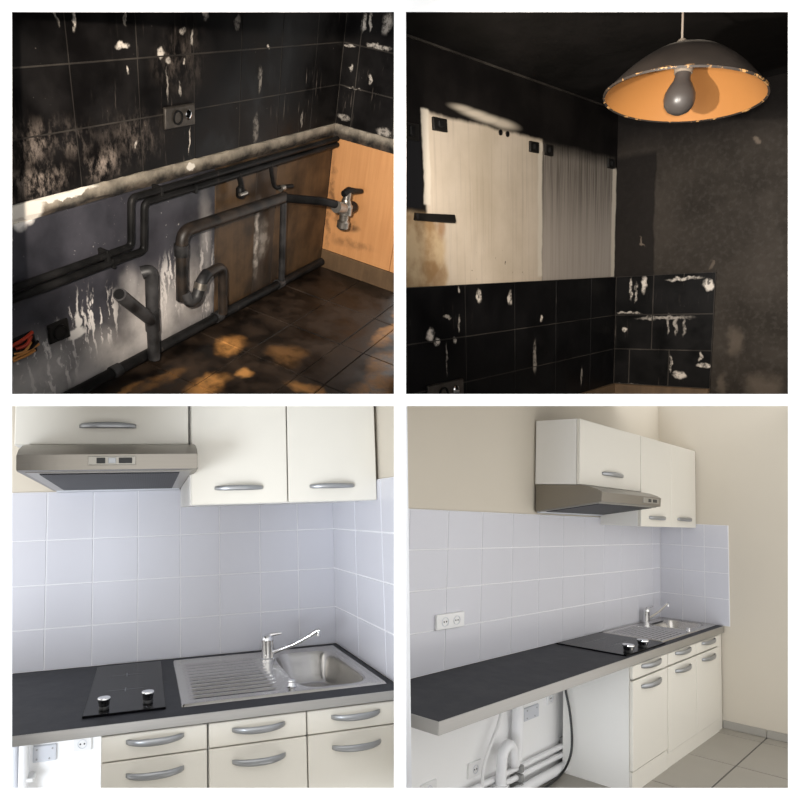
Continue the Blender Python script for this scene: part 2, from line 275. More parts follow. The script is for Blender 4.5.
# ------------------------------------------------------------------ mesh helpers
class MB:
    def __init__(s): s.bm = bmesh.new()
    def box(s, x0, x1, y0, y1, z0, z1, bev=0.0, seg=1):
        m = Matrix.Translation(((x0 + x1) / 2, (y0 + y1) / 2, (z0 + z1) / 2)) @ Matrix.Diagonal((abs(x1 - x0), abs(y1 - y0), abs(z1 - z0), 1))
        r = bmesh.ops.create_cube(s.bm, size=1, matrix=m)
        if bev > 0:
            ed = list({e for v in r['verts'] for e in v.link_edges})
            bmesh.ops.bevel(s.bm, geom=ed, offset=bev, segments=seg, affect='EDGES', profile=0.5)
        return s
    def piece(s, x0, x1, y0, y1, z0, z1, ax, side, bev):
        """a tile: flat back, edges chamfered towards the face on axis ax"""
        lo, hi = [x0, y0, z0], [x1, y1, z1]
        o = [i for i in range(3) if i != ax]
        def P(i, j, t, ins):
            p = [0, 0, 0]; p[o[0]] = (lo[o[0]] + ins) if i == 0 else (hi[o[0]] - ins); p[o[1]] = (lo[o[1]] + ins) if j == 0 else (hi[o[1]] - ins); p[ax] = t
            return s.bm.verts.new(p)
        face, back = (lo[ax], hi[ax]) if side < 0 else (hi[ax], lo[ax])
        mid = face + (back - face) * 0.35
        q = [(0, 0), (1, 0), (1, 1), (0, 1)]
        A = [P(i, j, back, 0) for i, j in q]; B = [P(i, j, mid, 0) for i, j in q]; C = [P(i, j, face, bev) for i, j in q]
        for L0, L1 in ((A, B), (B, C)):
            for i in range(4): s.bm.faces.new((L0[i], L0[(i + 1) % 4], L1[(i + 1) % 4], L1[i]))
        s.bm.faces.new(C); s.bm.faces.new(A[::-1])
        return s
    def prism(s, poly, ax, a, b):
        """poly in the two other axes (in order), extruded along ax"""
        o = [i for i in range(3) if i != ax]
        def V(p, t):
            q = [0, 0, 0]; q[o[0]], q[o[1]] = p; q[ax] = t; return s.bm.verts.new(q)
        A = [V(p, a) for p in poly]; B = [V(p, b) for p in poly]; n = len(poly)
        for i in range(n): s.bm.faces.new((A[i], A[(i + 1) % n], B[(i + 1) % n], B[i]))
        s.bm.faces.new(A[::-1]); s.bm.faces.new(B)
        return s
    def tube(s, pts, r, seg=12, fillet=0.0, cap=True):
        pts = [Vector(p) for p in pts]
        if fillet > 0 and len(pts) > 2:
            q = [pts[0]]
            for a, b, c in zip(pts, pts[1:], pts[2:]):
                d0, d1 = (a - b), (c - b); f = min(fillet, d0.length * .48, d1.length * .48)
                p0, p1 = b + d0.normalized() * f, b + d1.normalized() * f
                for i in range(6):
                    t = i / 5; q.append(p0 * (1 - t) ** 2 + b * 2 * t * (1 - t) + p1 * t * t)
            q.append(pts[-1]); pts = q
        rad = r if isinstance(r, (list, tuple)) else [r] * len(pts)
        if len(rad) != len(pts): rad = [rad[0]] * len(pts)
        rings = []; up = None
        for i, p in enumerate(pts):
            d = (pts[min(i + 1, len(pts) - 1)] - pts[max(i - 1, 0)]).normalized()
            if up is None: up = d.orthogonal().normalized()
            up = (up - d * up.dot(d)).normalized(); sd = d.cross(up)
            rings.append([s.bm.verts.new(p + (up * math.cos(a) + sd * math.sin(a)) * rad[i]) for a in [2 * math.pi * j / seg for j in range(seg)]])
        for a, b in zip(rings, rings[1:]):
            for j in range(seg): s.bm.faces.new((a[j], a[(j + 1) % seg], b[(j + 1) % seg], b[j]))
        if cap: s.bm.faces.new(rings[0][::-1]); s.bm.faces.new(rings[-1])
        return s
    def lathe(s, prof, c, axis=(0, 0, 1), seg=24, sx=1.0, sy=1.0, cap=True):
        q = Vector((0, 0, 1)).rotation_difference(Vector(axis).normalized()).to_matrix(); c = Vector(c); rings = []
        for (r, h) in prof:
            rings.append([s.bm.verts.new(c + q @ Vector((r * sx * math.cos(2 * math.pi * j / seg), r * sy * math.sin(2 * math.pi * j / seg), h))) for j in range(seg)])
        for a, b in zip(rings, rings[1:]):
            for j in range(seg): s.bm.faces.new((a[j], a[(j + 1) % seg], b[(j + 1) % seg], b[j]))
        if cap and prof[0][0] > 1e-6: s.bm.faces.new(rings[0][::-1])
        if cap and prof[-1][0] > 1e-6: s.bm.faces.new(rings[-1])
        return s
    def rough(s, amt):
        for v in s.bm.verts: v.co += Vector((random.uniform(-amt, amt), random.uniform(-amt, amt), random.uniform(-amt, amt)))
        return s
    def build(s, name, mat, parent=None, room=0, base=None, smooth=False, clip=False, label=None):
        bm = s.bm
        if clip and room:
            inv = M[room].inverted(); c0 = inv @ Vector((0, 0, H))
            for tab, isu in ((GU, True), (GV, False)):
                g, sgn = tab[room]
                nw = Vector((1, -(g - PU) / FPX, 0)) if isu else Vector((0, -(g - PV) / FPX, -1))
                nl = (inv.to_3x3() @ nw) * (-sgn)
                gm = bm.verts[:] + bm.edges[:] + bm.faces[:]
                res = bmesh.ops.bisect_plane(bm, geom=gm, plane_co=c0, plane_no=nl, clear_outer=True, dist=1e-6)
                ce = [e for e in res['geom_cut'] if isinstance(e, bmesh.types.BMEdge)]
                if ce: bmesh.ops.holes_fill(bm, edges=ce, sides=0)
        if not bm.verts:
            bm.free(); return None
        bmesh.ops.remove_doubles(bm, verts=bm.verts, dist=1e-6)
        bmesh.ops.recalc_face_normals(bm, faces=bm.faces)
        off = Vector(base) if base is not None else (Vector(BASE.get(parent.name, (0, 0, 0))) if parent else Vector((0, 0, 0)))
        for v in bm.verts: v.co -= off
        me = bpy.data.meshes.new(name); bm.to_mesh(me); bm.free()
        if smooth:
            for p in me.polygons: p.use_smooth = True
            if smooth != 'all':
                me.set_sharp_from_angle(angle=math.radians(40))
        me.materials.append(MT[mat] if isinstance(mat, str) else mat)
        o = bpy.data.objects.new(name, me); col.objects.link(o)
        if parent: o.parent = parent; BASE[o.name] = tuple(off)
        else:
            o.matrix_world = M[room] @ Matrix.Translation(off); BASE[o.name] = tuple(off)
        if label: o['label'] = label
        return o
BASE = {}
def thing(name, room, base, label, cat, group=None):
    o = bpy.data.objects.new(name, None); col.objects.link(o); o.empty_display_size = 0.05
    o.matrix_world = M[room] @ Matrix.Translation(base); BASE[o.name] = tuple(base)
    return tag(o, label, cat, group)
def tag(o, label, cat, group=None):
    o['label'] = label; o['category'] = cat
    if group: o['group'] = group
    return o
def struct(o, label):
    o['kind'] = 'structure'; o['label'] = label
    return o

# ------------------------------------------------------------------ the white partitions between the four rooms
D0 = 1.70
def ray(u, v, d): return Vector(((u - PU) / FPX * d, d, H - (v - PV) / FPX * d))
def wedge(u0, u1, v0, v1, d0, d1, mb, flare=True):
    a = [ray(u, v, d0) for u, v in ((u0, v0), (u1, v0), (u1, v1), (u0, v1))]
    b = [ray(u, v, d1) for u, v in ((u0, v0), (u1, v0), (u1, v1), (u0, v1))]
    A = [mb.bm.verts.new(p) for p in a]; B = [mb.bm.verts.new(p) for p in b]
    for i in range(4): mb.bm.faces.new((A[i], A[(i + 1) % 4], B[(i + 1) % 4], B[i]))
    mb.bm.faces.new(A[::-1]); mb.bm.faces.new(B)
mb = MB(); wedge(394, 406, 12, 788, D0, D0 + .03, mb); wedge(395.6, 404.4, -20, 405, D0 + .02, 3.3, mb); wedge(395.6, 404.4, 395, 830, D0 + .02, 2.9, mb)
struct(mb.build('wall_centre', 'partition'), 'white upright partition wall between the left and right rooms')
mb = MB(); wedge(12, 788, 394, 406, D0 + .001, D0 + .031, mb); wedge(-20, 395, 395.6, 404.4, D0 + .02, 3.1, mb); wedge(405, 830, 395.6, 404.4, D0 + .02, 4.6, mb)
struct(mb.build('wall_level', 'partition'), 'white level partition between the burnt rooms above and kitchens below')
mb = MB(); wedge(-90, 12, -90, 890, D0, D0 + .06, mb); struct(mb.build('wall_left', 'partition'), 'white outer wall at the left of the four rooms')
mb = MB(); wedge(788, 890, -90, 890, D0, D0 + .06, mb); struct(mb.build('wall_right', 'partition'), 'white outer wall at the right of the four rooms')
mb = MB(); wedge(12, 788, -90, 12, D0, D0 + .06, mb); struct(mb.build('wall_top', 'partition'), 'white outer wall above the two burnt rooms')
mb = MB(); wedge(12, 788, 788, 890, D0, D0 + .06, mb); struct(mb.build('wall_bottom', 'partition'), 'white outer wall below the two kitchens')

def tiles(parent, room, ax, side, cols, rows, f0, f1, gap, bev, mat, name='tile', jitter=0.0, skip=()):
    """wall tiles (ax 1: plane y, cols along x / ax 0: plane x, cols along y / ax 2: floor, cols x, rows y)"""
    for i in range(len(cols) - 1):
        for j in range(len(rows) - 1):
            if (i, j) in skip: continue
            a0, a1 = min(cols[i], cols[i + 1]) + gap / 2, max(cols[i], cols[i + 1]) - gap / 2
            b0, b1 = min(rows[j], rows[j + 1]) + gap / 2, max(rows[j], rows[j + 1]) - gap / 2
            e = random.uniform(-jitter, jitter); lo, hi = min(f0, f1), max(f0, f1)
            if side < 0: lo += e
            else: hi += e
            mb = MB()
            if ax == 1: mb.piece(a0, a1, lo, hi, b0, b1, 1, side, bev)
            elif ax == 0: mb.piece(lo, hi, a0, a1, b0, b1, 0, side, bev)
            else: mb.piece(a0, a1, b0, b1, lo, hi, 2, side, bev)
            mb.build(name, mat, parent, room, clip=True)

# unseen sooty liners, added to cut stray daylight in the two burnt rooms
for r_, u0, u1, su, v1 in ((1, 3, 394.5, 1, 394.5), (2, 405.5, 797, -1, 394.5)):
    if r_ == 1: L = ((u0, 11.2, 2, 394.4, 2.6, 'left'), (394.4, 395.5, 2, 394.4, 3.2, 'inner'), (u0, 395.5, 2.5, 11.2, 2.9, 'upper'), (u0, 395.5, 394.5, 395.5, 2.6, 'lower'))
    else: L = ((404.5, 405.6, 2, 394.4, 2.2, 'inner'), (788.8, u1, 2, 394.4, 2.8, 'right'), (404.5, u1, 394.5, 395.5, 2.35, 'lower'))
    for a, b, c, d, dep, nm in L:
        mb = MB(); wedge(a, b, c, d, D0 + .065 if nm in ('left', 'right', 'upper') else D0 + .035, dep, mb)
        struct(mb.build('wall_' + nm, 'soot'), 'unseen soot black %s liner darkening the burnt room at the top %s' % (nm, 'left' if r_ == 1 else 'right'))
# ================================================================== kitchens (bottom rooms)
def bow_handle(parent, cx, y, cz, w, h, out, mat='handle'):
    """strap handle bowed outwards (towards -y), its ends on the front"""
    n = 18; mb = MB(); prev = None; rings = []
    for i in range(n + 1):
        t = -1 + 2 * i / n
        yy = y - out * (1 - abs(t) ** 2.6) - 0.002; hh = h * (0.72 + 0.28 * (1 - t * t)); th = h * 0.45
        x = cx + t * w / 2
        if i in (0, n): hh *= .75; th *= .7
        ring = []
        for a in range(8):
            an = 2 * math.pi * (a + .5) / 8
            ring.append(mb.bm.verts.new((x, yy - th * .5 * math.cos(an), cz + hh * .54 * math.sin(an))))
        rings.append(ring)
    for a, b in zip(rings, rings[1:]):
        for j in range(8): mb.bm.faces.new((a[j], a[(j + 1) % 8], b[(j + 1) % 8], b[j]))
    mb.bm.faces.new(rings[0]); mb.bm.faces.new(rings[-1][::-1])
    return mb.build('handle', mat, parent, smooth='all')

def base_unit(r, x0, x1, fronts, yf, yb, ztop, zd, zp, ypl, label, hz, hw, hh, ho, gap=.004):
    t = thing('base_cabinet', r, ((x0 + x1) / 2, (yf + yb) / 2, 0), label, 'cabinet', 'base cabinets of kitchen %s' % ('with hood seen close' if r == 3 else 'seen along its length'))
    th = .016; yi = yf + .02
    mb = MB()
    for a in (x0, x1 - th): mb.box(a, a + th, yi, yb, zp, ztop); mb.box(a, a + th, ypl + .001, yb, 0, zp)
    mb.box(x0 + th, x1 - th, yb - .01, yb, zp, ztop); mb.box(x0 + th, x1 - th, yi, yb - .01, zp, zp + th)
    mb.box(x0 + th, x1 - th, yi, yi + .06, ztop - th, ztop)
    mb.build('carcass', 'carcass', t, r, clip=True)
    mb = MB(); mb.box(x0 + .002, x1 - .002, ypl - .013, ypl, 0.0, zp - .004); mb.build('plinth', 'cab', t, r, clip=True)
    for a, b in fronts:
        d = MB().box(a + gap / 2, b - gap / 2, yf, yi - .001, zd + gap / 2, ztop - .004, .0025).build('drawer', 'cab', t, r, clip=True)
        bow_handle(d, (a + b) / 2 + hz[2], yf, hz[0], hw, hh, ho)
        d = MB().box(a + gap / 2, b - gap / 2, yf, yi - .001, zp, zd - gap / 2, .0025).build('door', 'cab', t, r, clip=True)
        bow_handle(d, (a + b) / 2 + hz[2], yf, hz[1], hw, hh, ho)
    return t

def upper_unit(r, x0, x1, fronts, yf, z0, z1, label, hz, hw, hh, ho, gap=.004, hx=0):
    t = thing('upper_cabinet', r, ((x0 + x1) / 2, yf / 2, z0), label, 'cabinet', 'wall cabinets of kitchen %s' % ('with hood seen close' if r == 3 else 'seen along its length'))
    th = .016; yi = yf + .02
    mb = MB(); mb.box(x0, x0 + th, yi, -.012, z0, z1); mb.box(x1 - th, x1, yi, -.012, z0, z1); mb.box(x0 + th, x1 - th, yi, -.012, z0, z0 + th); mb.box(x0 + th, x1 - th, yi, -.012, z1 - th, z1); mb.box(x0 + th, x1 - th, -.02, -.012, z0 + th, z1 - th)
    mb.build('carcass', 'carcass', t, r, clip=True)
    for a, b in fronts:
        d = MB().box(a + gap / 2, b - gap / 2, yf, yi - .001, z0 + .001, z1 - .001, .0025).build('door', 'cab', t, r, clip=True)
        bow_handle(d, (a + b) / 2 + hx, yf, hz, hw, hh, ho)
    return t

def sink(r, x0, x1, y0, y1, z, bowl, depth, rib, label, knob, ksc=1.0, flip=False):
    """inset sink as a dense surface: rolled rim, ribbed drainer on the left, bowl on the right"""
    bx0, bx1, by0, by1 = bowl; W = x1 - x0; Dp = y1 - y0
    t = thing('kitchen_sink', r, ((x0 + x1) / 2, (y0 + y1) / 2, z), label, 'sink')
    nx, ny = 170, 110; mb = MB(); g = []
    cr = min(bx1 - bx0, by1 - by0) * .32; asp = (by1 - by0) / (bx1 - bx0)
    for i in range(nx + 1):
        rowv = []
        for j in range(ny + 1):
            x = x0 + W * i / nx; y = y0 + Dp * j / ny
            e = min((x - x0) / W * (W / .68), (x1 - x) / W * (W / .68), (y - y0) / Dp * .7, (y1 - y) / Dp * .7)
            h = .007
            if e < .014: h = .007 * math.sqrt(max(0, 1 - ((.014 - e) / .014) ** 2))
            elif e < .03: h = .007 - .003 * (e - .014) / .016
            else: h = .004
            # normalised rounded-rectangle distance to the bowl
            u = (x - (bx0 + bx1) / 2) / ((bx1 - bx0) / 2); w = (y - (by0 + by1) / 2) / ((by1 - by0) / 2)
            pw = 4.5; d = (abs(u) ** pw + abs(w) ** pw) ** (1 / pw)
            if d < 1.06:
                s_ = min(1, max(0, (1.06 - d) / .30)); s_ = s_ * s_ * (3 - 2 * s_)
                lip = .002 * math.exp(-((d - 1.03) / .04) ** 2)
                h = h * (1 - s_) - depth * (s_ ** .8) + lip
                if d < .8: h -= .006 * (1 - d / .8)
            # drainer: ribs run towards the bowl
            fx = (x - rib[0]) / (rib[1] - rib[0]); fy = (y - rib[2]) / (rib[3] - rib[2])
            if -.04 < fx < 1.04 and -.04 < fy < 1.04:
                m = min(1, max(0, min(fx + .04, 1.04 - fx) / .10)) * min(1, max(0, min(fy + .04, 1.04 - fy) / .06))
                h += m * (-.0055 + .0075 * (.5 + .5 * math.cos(2 * math.pi * 11 * fy)) ** 1.3)
            rowv.append(mb.bm.verts.new((x, y, z + h)))
        g.append(rowv)
    for i in range(nx):
        for j in range(ny): mb.bm.faces.new((g[i][j], g[i + 1][j], g[i + 1][j + 1], g[i][j + 1]))
    mb.build('basin', 'steel_sink', t, smooth='all')
    cx, cy = (bx0 + bx1) / 2, (by0 + by1) / 2
    MB().lathe([(0, 0), (.03, 0), (.036, .003), (.036, -.004)], (cx, cy, z - depth - .001), seg=20).build('drain_strainer', 'chrome', t, smooth=True)
    kx, ky = knob
    p = MB().lathe([(.014 * ksc, 0), (.017 * ksc, .002), (.013 * ksc, .006), (.011 * ksc, .016), (.014 * ksc, .019), (.012 * ksc, .023), (0, .024)], (kx, ky, z + .003), seg=18).build('drain_control_knob', 'chrome', t, smooth=True)
    return t

def tap(r, b, sc, tip, label, lever):
    t = thing('mixer_tap', r, b, label, 'tap'); x, y, z = b
    MB().lathe([(.030 * sc, 0), (.030 * sc, .006 * sc), (.025 * sc, .010 * sc), (.024 * sc, .072 * sc), (.0255 * sc, .077 * sc), (.0255 * sc, .085 * sc), (.021 * sc, .097 * sc), (.011 * sc, .103 * sc), (0, .104 * sc)], b, seg=24).build('body', 'chrome', t, smooth=True)
    lx, ly, lz = lever
    mb = MB(); mb.tube([(x, y, z + .092 * sc), (x + lx * .35, y + ly * .35, z + .100 * sc + lz * .3), (x + lx, y + ly, z + .10 * sc + lz)], [.012 * sc, .008 * sc, .0045 * sc], 10); mb.build('lever', 'chrome', t, smooth=True)
    tx, ty, tz = tip
    s0 = Vector((x, y, z + .022 * sc)); s1 = Vector((tx, ty, tz)); d = s1 - s0
    p = [s0, s0 + d * .10, s0 + d * .55 + Vector((0, 0, -.006 * sc)), s0 + d * .86 + Vector((0, 0, .002 * sc)), s1 + Vector((0, 0, .008 * sc)) - d * .04, s1 + d * .03 + Vector((0, 0, .006 * sc))]
    mb = MB(); mb.tube(p, .0092 * sc, 12, fillet=.02 * sc); mb.build('spout', 'chrome', t, smooth=True)
    MB().lathe([(.0095 * sc, 0), (.0095 * sc, .016 * sc), (.006 * sc, .02 * sc), (0, .02 * sc)], s1 + Vector((0, 0, -.014 * sc)), seg=16).build('aerator', 'chrome', t, smooth=True)
    return t

def hob(r, x0, x1, y0, y1, z, knobs, kr, kh, label):
    t = thing('ceramic_hob', r, ((x0 + x1) / 2, (y0 + y1) / 2, z), label, 'hob')
    MB().box(x0, x1, y0, y1, z, z + .007, .002).build('glass_plate', 'glass', t)
    w, d = x1 - x0, y1 - y0
    for fy in (.40, .72):
        cx, cy = x0 + w * .48, y0 + d * fy
        MB().box(cx - w * .24, cx + w * .24, cy - .002, cy + .002, z + .0071, z + .0074).build('zone_mark', 'mark', t)
        MB().box(cx - .002, cx + .002, cy - d * .04, cy + d * .04, z + .00705, z + .0073).build('zone_mark', 'mark', t)
    for kx, ky in knobs:
        q = MB().lathe([(kr * .85, 0), (kr * .85, kh * .25), (kr * .7, kh * .35), (0, kh * .35)], (kx, ky, z + .007), seg=20).build('knob', 'black', t, smooth=True)
        MB().lathe([(kr * .80, kh * .26), (kr * .86, kh * .34), (kr * .92, kh * .70), (kr * 1.06, kh * .80), (kr * 1.06, kh * .95), (kr * .98, kh), (kr * .2, kh), (0, kh)], (kx, ky, z + .007), seg=24).build('cap', 'chrome', q, smooth=True)
    return t

def hood(r, x0, x1, yc, yn, ztop, zs, zf, zb, label, inset, ctrl, bxs=None):
    """extractor hood: yc the cupboard front, yn the nose; ztop/zs/zf heights of the top, shoulder and front foot, zb the back foot"""
    t = thing('extractor_hood', r, ((x0 + x1) / 2, yn / 2, zb), label, 'hood')
    yb = -.014
    prof = [(yb, ztop), (yc - .004, ztop), (yc + (yn - yc) * .45, ztop - (ztop - zs) * .22), (yc + (yn - yc) * .80, ztop - (ztop - zs) * .62), (yn, zs), (yn + .004, zf), (yn + .02, zf - .002), (yb, zb)]
    mb = MB(); mb.prism(prof, 0, x0, x1); bmesh.ops.bevel(mb.bm, geom=[e for e in mb.bm.edges if abs(e.verts[0].co.x - e.verts[1].co.x) < 1e-6], offset=.003, segments=2, affect='EDGES')
    mb.build('canopy', 'steel', t, smooth=True)
    # underside: rim, filter, rear lip
    def zu(y): return zf + (zb - zf) * (y - yn) / (yb - yn)
    def plate(a, b, ya, ybk, th, name, mat, par):
        m_ = MB(); P = [(a, ya, zu(ya)), (b, ya, zu(ya)), (b, ybk, zu(ybk)), (a, ybk, zu(ybk))]
        A = [m_.bm.verts.new((p[0], p[1], p[2] - th)) for p in P]; B = [m_.bm.verts.new((p[0], p[1], p[2] + .004)) for p in P]
        for i in range(4): m_.bm.faces.new((A[i], A[(i + 1) % 4], B[(i + 1) % 4], B[i]))
        m_.bm.faces.new(A); m_.bm.faces.new(B[::-1]); return m_.build(name, mat, par)
    fr = plate(x0 + inset * .35, x1 - inset * .35, yn + abs(yn) * .06, yb - abs(yn) * .03, .003, 'underside_frame', 'panel_grey', t)
    plate(x0 + inset * 1.05, x1 - inset * 1.05, yn + abs(yn) * .10, yb - abs(yn) * .10, .006, 'grease_filter', 'filter', t)
    plate(x0 + inset * .4, x1 - inset * .4, yb - abs(yn) * .05, yb, .008, 'rear_lip', 'white_grey', t)
    cx0, cx1 = ctrl; zc = zs + (zf - zs) * .42; hh = (zs - zf) * .30
    cp = MB().box(cx0, cx1, yn - .003, yn + .01, zc - hh, zc + hh, .002).build('control_panel', 'panel_grey', t)
    w = cx1 - cx0
    if bxs is None: bxs = ((.18, .36), (.42, .58), (.64, .92))
    for n_, (a, b) in enumerate(bxs):
        MB().box(cx0 + w * a, cx0 + w * b, yn - .0055, yn - .001, zc - hh * .62, zc + hh * .62, .001).build('button', 'black' if n_ != 1 or len(bxs) < 3 else 'handle', cp)
    return t

def socket(r, cx, cz, w, h, label, n=1, y=0.0, screws=False, cat='socket'):
    t = thing('junction_box' if screws else 'wall_socket', r, (cx, y, cz), label, cat)
    MB().box(cx - w / 2, cx + w / 2, y - .014, y, cz - h / 2, cz + h / 2, .004, 2).build('plate', 'white_grey' if screws else 'white', t)
    if screws:
        for a, b in ((-.33, .28), (.33, .28), (-.33, -.3), (.2, -.32)):
            MB().lathe([(h * .055, 0), (h * .055, .003), (0, .0035)], (cx + a * w, y - .0135, cz + b * h), (0, -1, 0), 12).build('screw', 'handle', t, smooth=True)
    else:
        for i in range(n):
            c = cx + (i - (n - 1) / 2) * w * .42
            q = MB().lathe([(h * .30, 0), (h * .30, .003), (h * .27, .003), (h * .25, -.006), (0, -.006)], (c, y - .0135, cz), (0, -1, 0), 20, 1.0 if n == 1 else 1.25, 1.0).build('socket_insert', 'white_grey', t, smooth=True)
            for a in (-1, 1):
                MB().lathe([(h * .055, 0), (h * .055, .004), (0, .004)], (c + a * h * .13, y - .0115, cz), (0, -1, 0), 10).build('pin_hole', 'black', q)
    return t

# ------------------------------------------------ room 3: kitchen seen close (bottom left)
r = 3
C3 = [0, -.178, -.349, -.525, -.690, -.862, -1.038, -1.214, -1.39, -1.57, -1.75]
Z3 = [.9, 1.062, 1.234, 1.412, 1.607]
wb = MB().box(-1.9, .06, 0, .08, 0, 2.6).build('wall_back', 'wall', room=r, clip=True); struct(wb, 'cream wall with pale lavender tiles behind the close-up hob and sink')
MB().box(-1.9, .0, -.004, 0, .02, .88).build('lower_lit_wall', 'wall_lit', wb, r, clip=True)  # brighter daylight below the worktop painted as a paler sheet
MB().box(-1.75, 0, -.0100, .002, .9, 1.607).build('grout', 'grout', wb, r, clip=True)
tiles(wb, r, 1, -1, C3, Z3, -.012, -.004, .0045, .0010, 'tile')
wr = MB().box(0, .08, -1.6, .08, 0, 2.6).build('wall_right', 'wall', room=r, clip=True); struct(wr, 'cream side wall with tiles at the right of the close-up sink')
MB().box(-.0100, .002, -1.4, 0, .9, 1.607).build('grout', 'grout', wr, r, clip=True)
tiles(wr, r, 0, -1, [-.012, -.362, -.695, -1.03, -1.36], Z3, -.012, -.004, .0055, .0010, 'tile')
fl = MB().box(-1.9, .08, -1.6, .08, -.05, 0).build('floor', 'floor_tile', room=r, clip=True); struct(fl, 'grey floor below the close-up kitchen, out of view')
YF3 = -.868
hole = (-.335, -.068, -.735, -.135)
wt = thing('worktop', r, (-.8, -.43, .868), 'dark slate worktop with aluminium front edge holding the close-up hob and sink', 'worktop')
mb = MB(); X0, X1 = -1.75, -.013
mb.box(X0, hole[0], YF3 + .004, -.013, .872, .9); mb.box(hole[1], X1, YF3 + .004, -.013, .872, .9); mb.box(hole[0], hole[1], YF3 + .004, hole[2], .872, .9); mb.box(hole[0], hole[1], hole[3], -.013, .872, .9)
mb.build('slab', 'top', wt, r, clip=True)
MB().box(X0, X1, YF3, YF3 + .004, .870, .8995, .0012).build('edge_band', 'band', wt, r, clip=True, label='brushed aluminium edge band')
sink(r, -.722, -.040, -.775, -.075, .9, (-.325, -.082, -.72, -.15), .11, (-.69, -.40, -.72, -.17), 'stainless sink with ribbed drainer and bowl at the right, seen close', (-.355, -.69))
tap(r, (-.359, -.235, .904), .98, (-.170, -.33, 1.012), 'chrome mixer tap with raised spout behind the close-up sink bowl', (.055, -.02, .006))
hob(r, -1.012, -.770, -.775, -.070, .9, [(-.953, -.72), (-.823, -.70)], .0185, .036, 'black two-zone ceramic hob with two chrome knobs left of drainer, seen close')
hz = (.842, .745, 0.0)
base_unit(r, -.954, -.650, [(-.954, -.650)], YF3 + .012, -.02, .868, .790, .10, YF3 + .07, 'cream base cabinet with one drawer and door below the close-up hob', (.842, .748, 0.0), .165, .021, .034)
base_unit(r, -.648, -.016, [(-.648, -.341), (-.341, -.016)], YF3 + .012, -.02, .868, .790, .10, YF3 + .07, 'cream double base cabinet with two drawers below the close-up sink', (.838, .744, 0.0), .165, .021, .034)
upper_unit(r, -1.236, -.692, [(-1.236, -.692)], -.66, 1.738, 1.888, 'cream wall cupboard directly above the close-up steel hood', 1.800, .178, .021, .03, hx=.011)
upper_unit(r, -.688, -.010, [(-.686, -.349), (-.349, -.012)], -.66, 1.530, 1.888, 'cream two-door wall cupboard at right of close-up steel hood', 1.586, .168, .019, .03, hx=-.005)
hood(r, -1.196, -.676, -.665, -.855, 1.738, 1.690, 1.644, 1.612, 'brushed steel cooker hood above black hob, seen from the front', .05, (-1.0, -.862))
socket(r, -1.205, .585, .085, .062, 'pale blank junction box with four screws under the close-up worktop', screws=True, cat='junction box')
socket(r, -1.068, .603, .07, .058, 'white wall socket under the close-up worktop beside the base cabinet')
t = thing('water_pipe', r, (-1.27, -.05, 0), 'white upright pipe under the left end of close-up worktop', 'pipe')
MB().tube([(-1.272, -.06, 0), (-1.272, -.06, .86)], .018, 14).build('pipe', 'pvc', t, smooth=True)
MB().box(-1.262, -1.235, -.075, -.004, .505, .52, .003).build('clip', 'white', t)
t = MB().tube([(-1.305, -.04, 0), (-1.30, -.05, .45), (-1.31, -.04, .86)], .012, 10, .05).build('drain_hose', 'white_grey', room=r, base=(-1.305, -.04, 0), smooth=True); tag(t, 'pale drain hose left of the white pipe under the close-up worktop', 'hose')

# ------------------------------------------------ room 4: kitchen seen along its length (bottom right)
r = 4
C4 = [0, -.31, -.605, -.895, -1.185, -1.475, -1.765, -1.868, -2.158, -2.448, -2.735, -3.02, -3.30]
C4 = [-.012, -.165, -.45, -.735, -1.02, -1.305, -1.59, -1.875, -2.16, -2.448, -2.735, -3.02, -3.305]
Z4 = [.688, .872, 1.050, 1.226, 1.402]
wb = MB().box(-3.6, .08, 0, .1, 0, 3.2).build('wall_back', 'wall', room=r, clip=True); struct(wb, 'cream wall with lavender tiles along the whole kitchen run')
MB().box(-3.6, 0, -.004, 0, .0, .66).build('lower_lit_wall', 'wall_lit', wb, r, clip=True)  # paler sheet on the same wall, daylight under the long worktop painted in
MB().box(-3.4, 0, -.0100, .002, .688, 1.402).build('grout', 'grout', wb, r, clip=True)
tiles(wb, r, 1, -1, C4, Z4, -.012, -.004, .0055, .001, 'tile')
wr = MB().box(0, .1, -1.6, .1, 0, 3.2).build('wall_right', 'wall', room=r, clip=True); struct(wr, 'cream end wall at the right of the kitchen run')
MB().box(-.0100, .002, -.478, 0, .688, 1.385).build('grout', 'grout', wr, r, clip=True)
tiles(wr, r, 0, -1, [-.012, -.168, -.320, -.478], [.688, .872, 1.050, 1.226, 1.385], -.012, -.004, .005, .001, 'tile')
fl = MB().box(-3.6, .1, -1.9, .1, -.06, -.0025).build('floor', 'floor_joint', room=r, clip=True); struct(fl, 'grey tiled floor in front of the kitchen run')
tiles(fl, r, 2, 1, [0, -.14, -.755, -1.37, -1.985, -2.6, -3.2], [0, -.03, -.36, -.69, -1.02, -1.35, -1.68], -.008, 0, .009, .001, 'floor_tile', jitter=.0003)
sk = thing('trim_1', r, (-.012, -.9, 0), 'grey tile skirting along the end wall', 'skirting'); del sk['category']; sk['kind'] = 'structure'
for a, b in ((-.425, -.688), (-.692, -1.02), (-1.024, -1.5)):
    MB().box(-.014, -.0005, b, a, 0, .052, .003).build('skirting_tile', 'skirting', sk, r, clip=True)
YF4 = -.442
wt = thing('worktop', r, (-1.7, -.22, .642), 'long dark slate worktop with aluminium edge running along the kitchen wall', 'worktop')
hole = (-.50, -.075, -.345, -.085); X0, X1 = -3.361, -.013
mb = MB(); mb.box(X0 + .004, hole[0], YF4 + .004, -.013, .646, .688); mb.box(hole[1], X1, YF4 + .004, -.013, .646, .688); mb.box(hole[0], hole[1], YF4 + .004, hole[2], .646, .688); mb.box(hole[0], hole[1], hole[3], -.013, .646, .688)
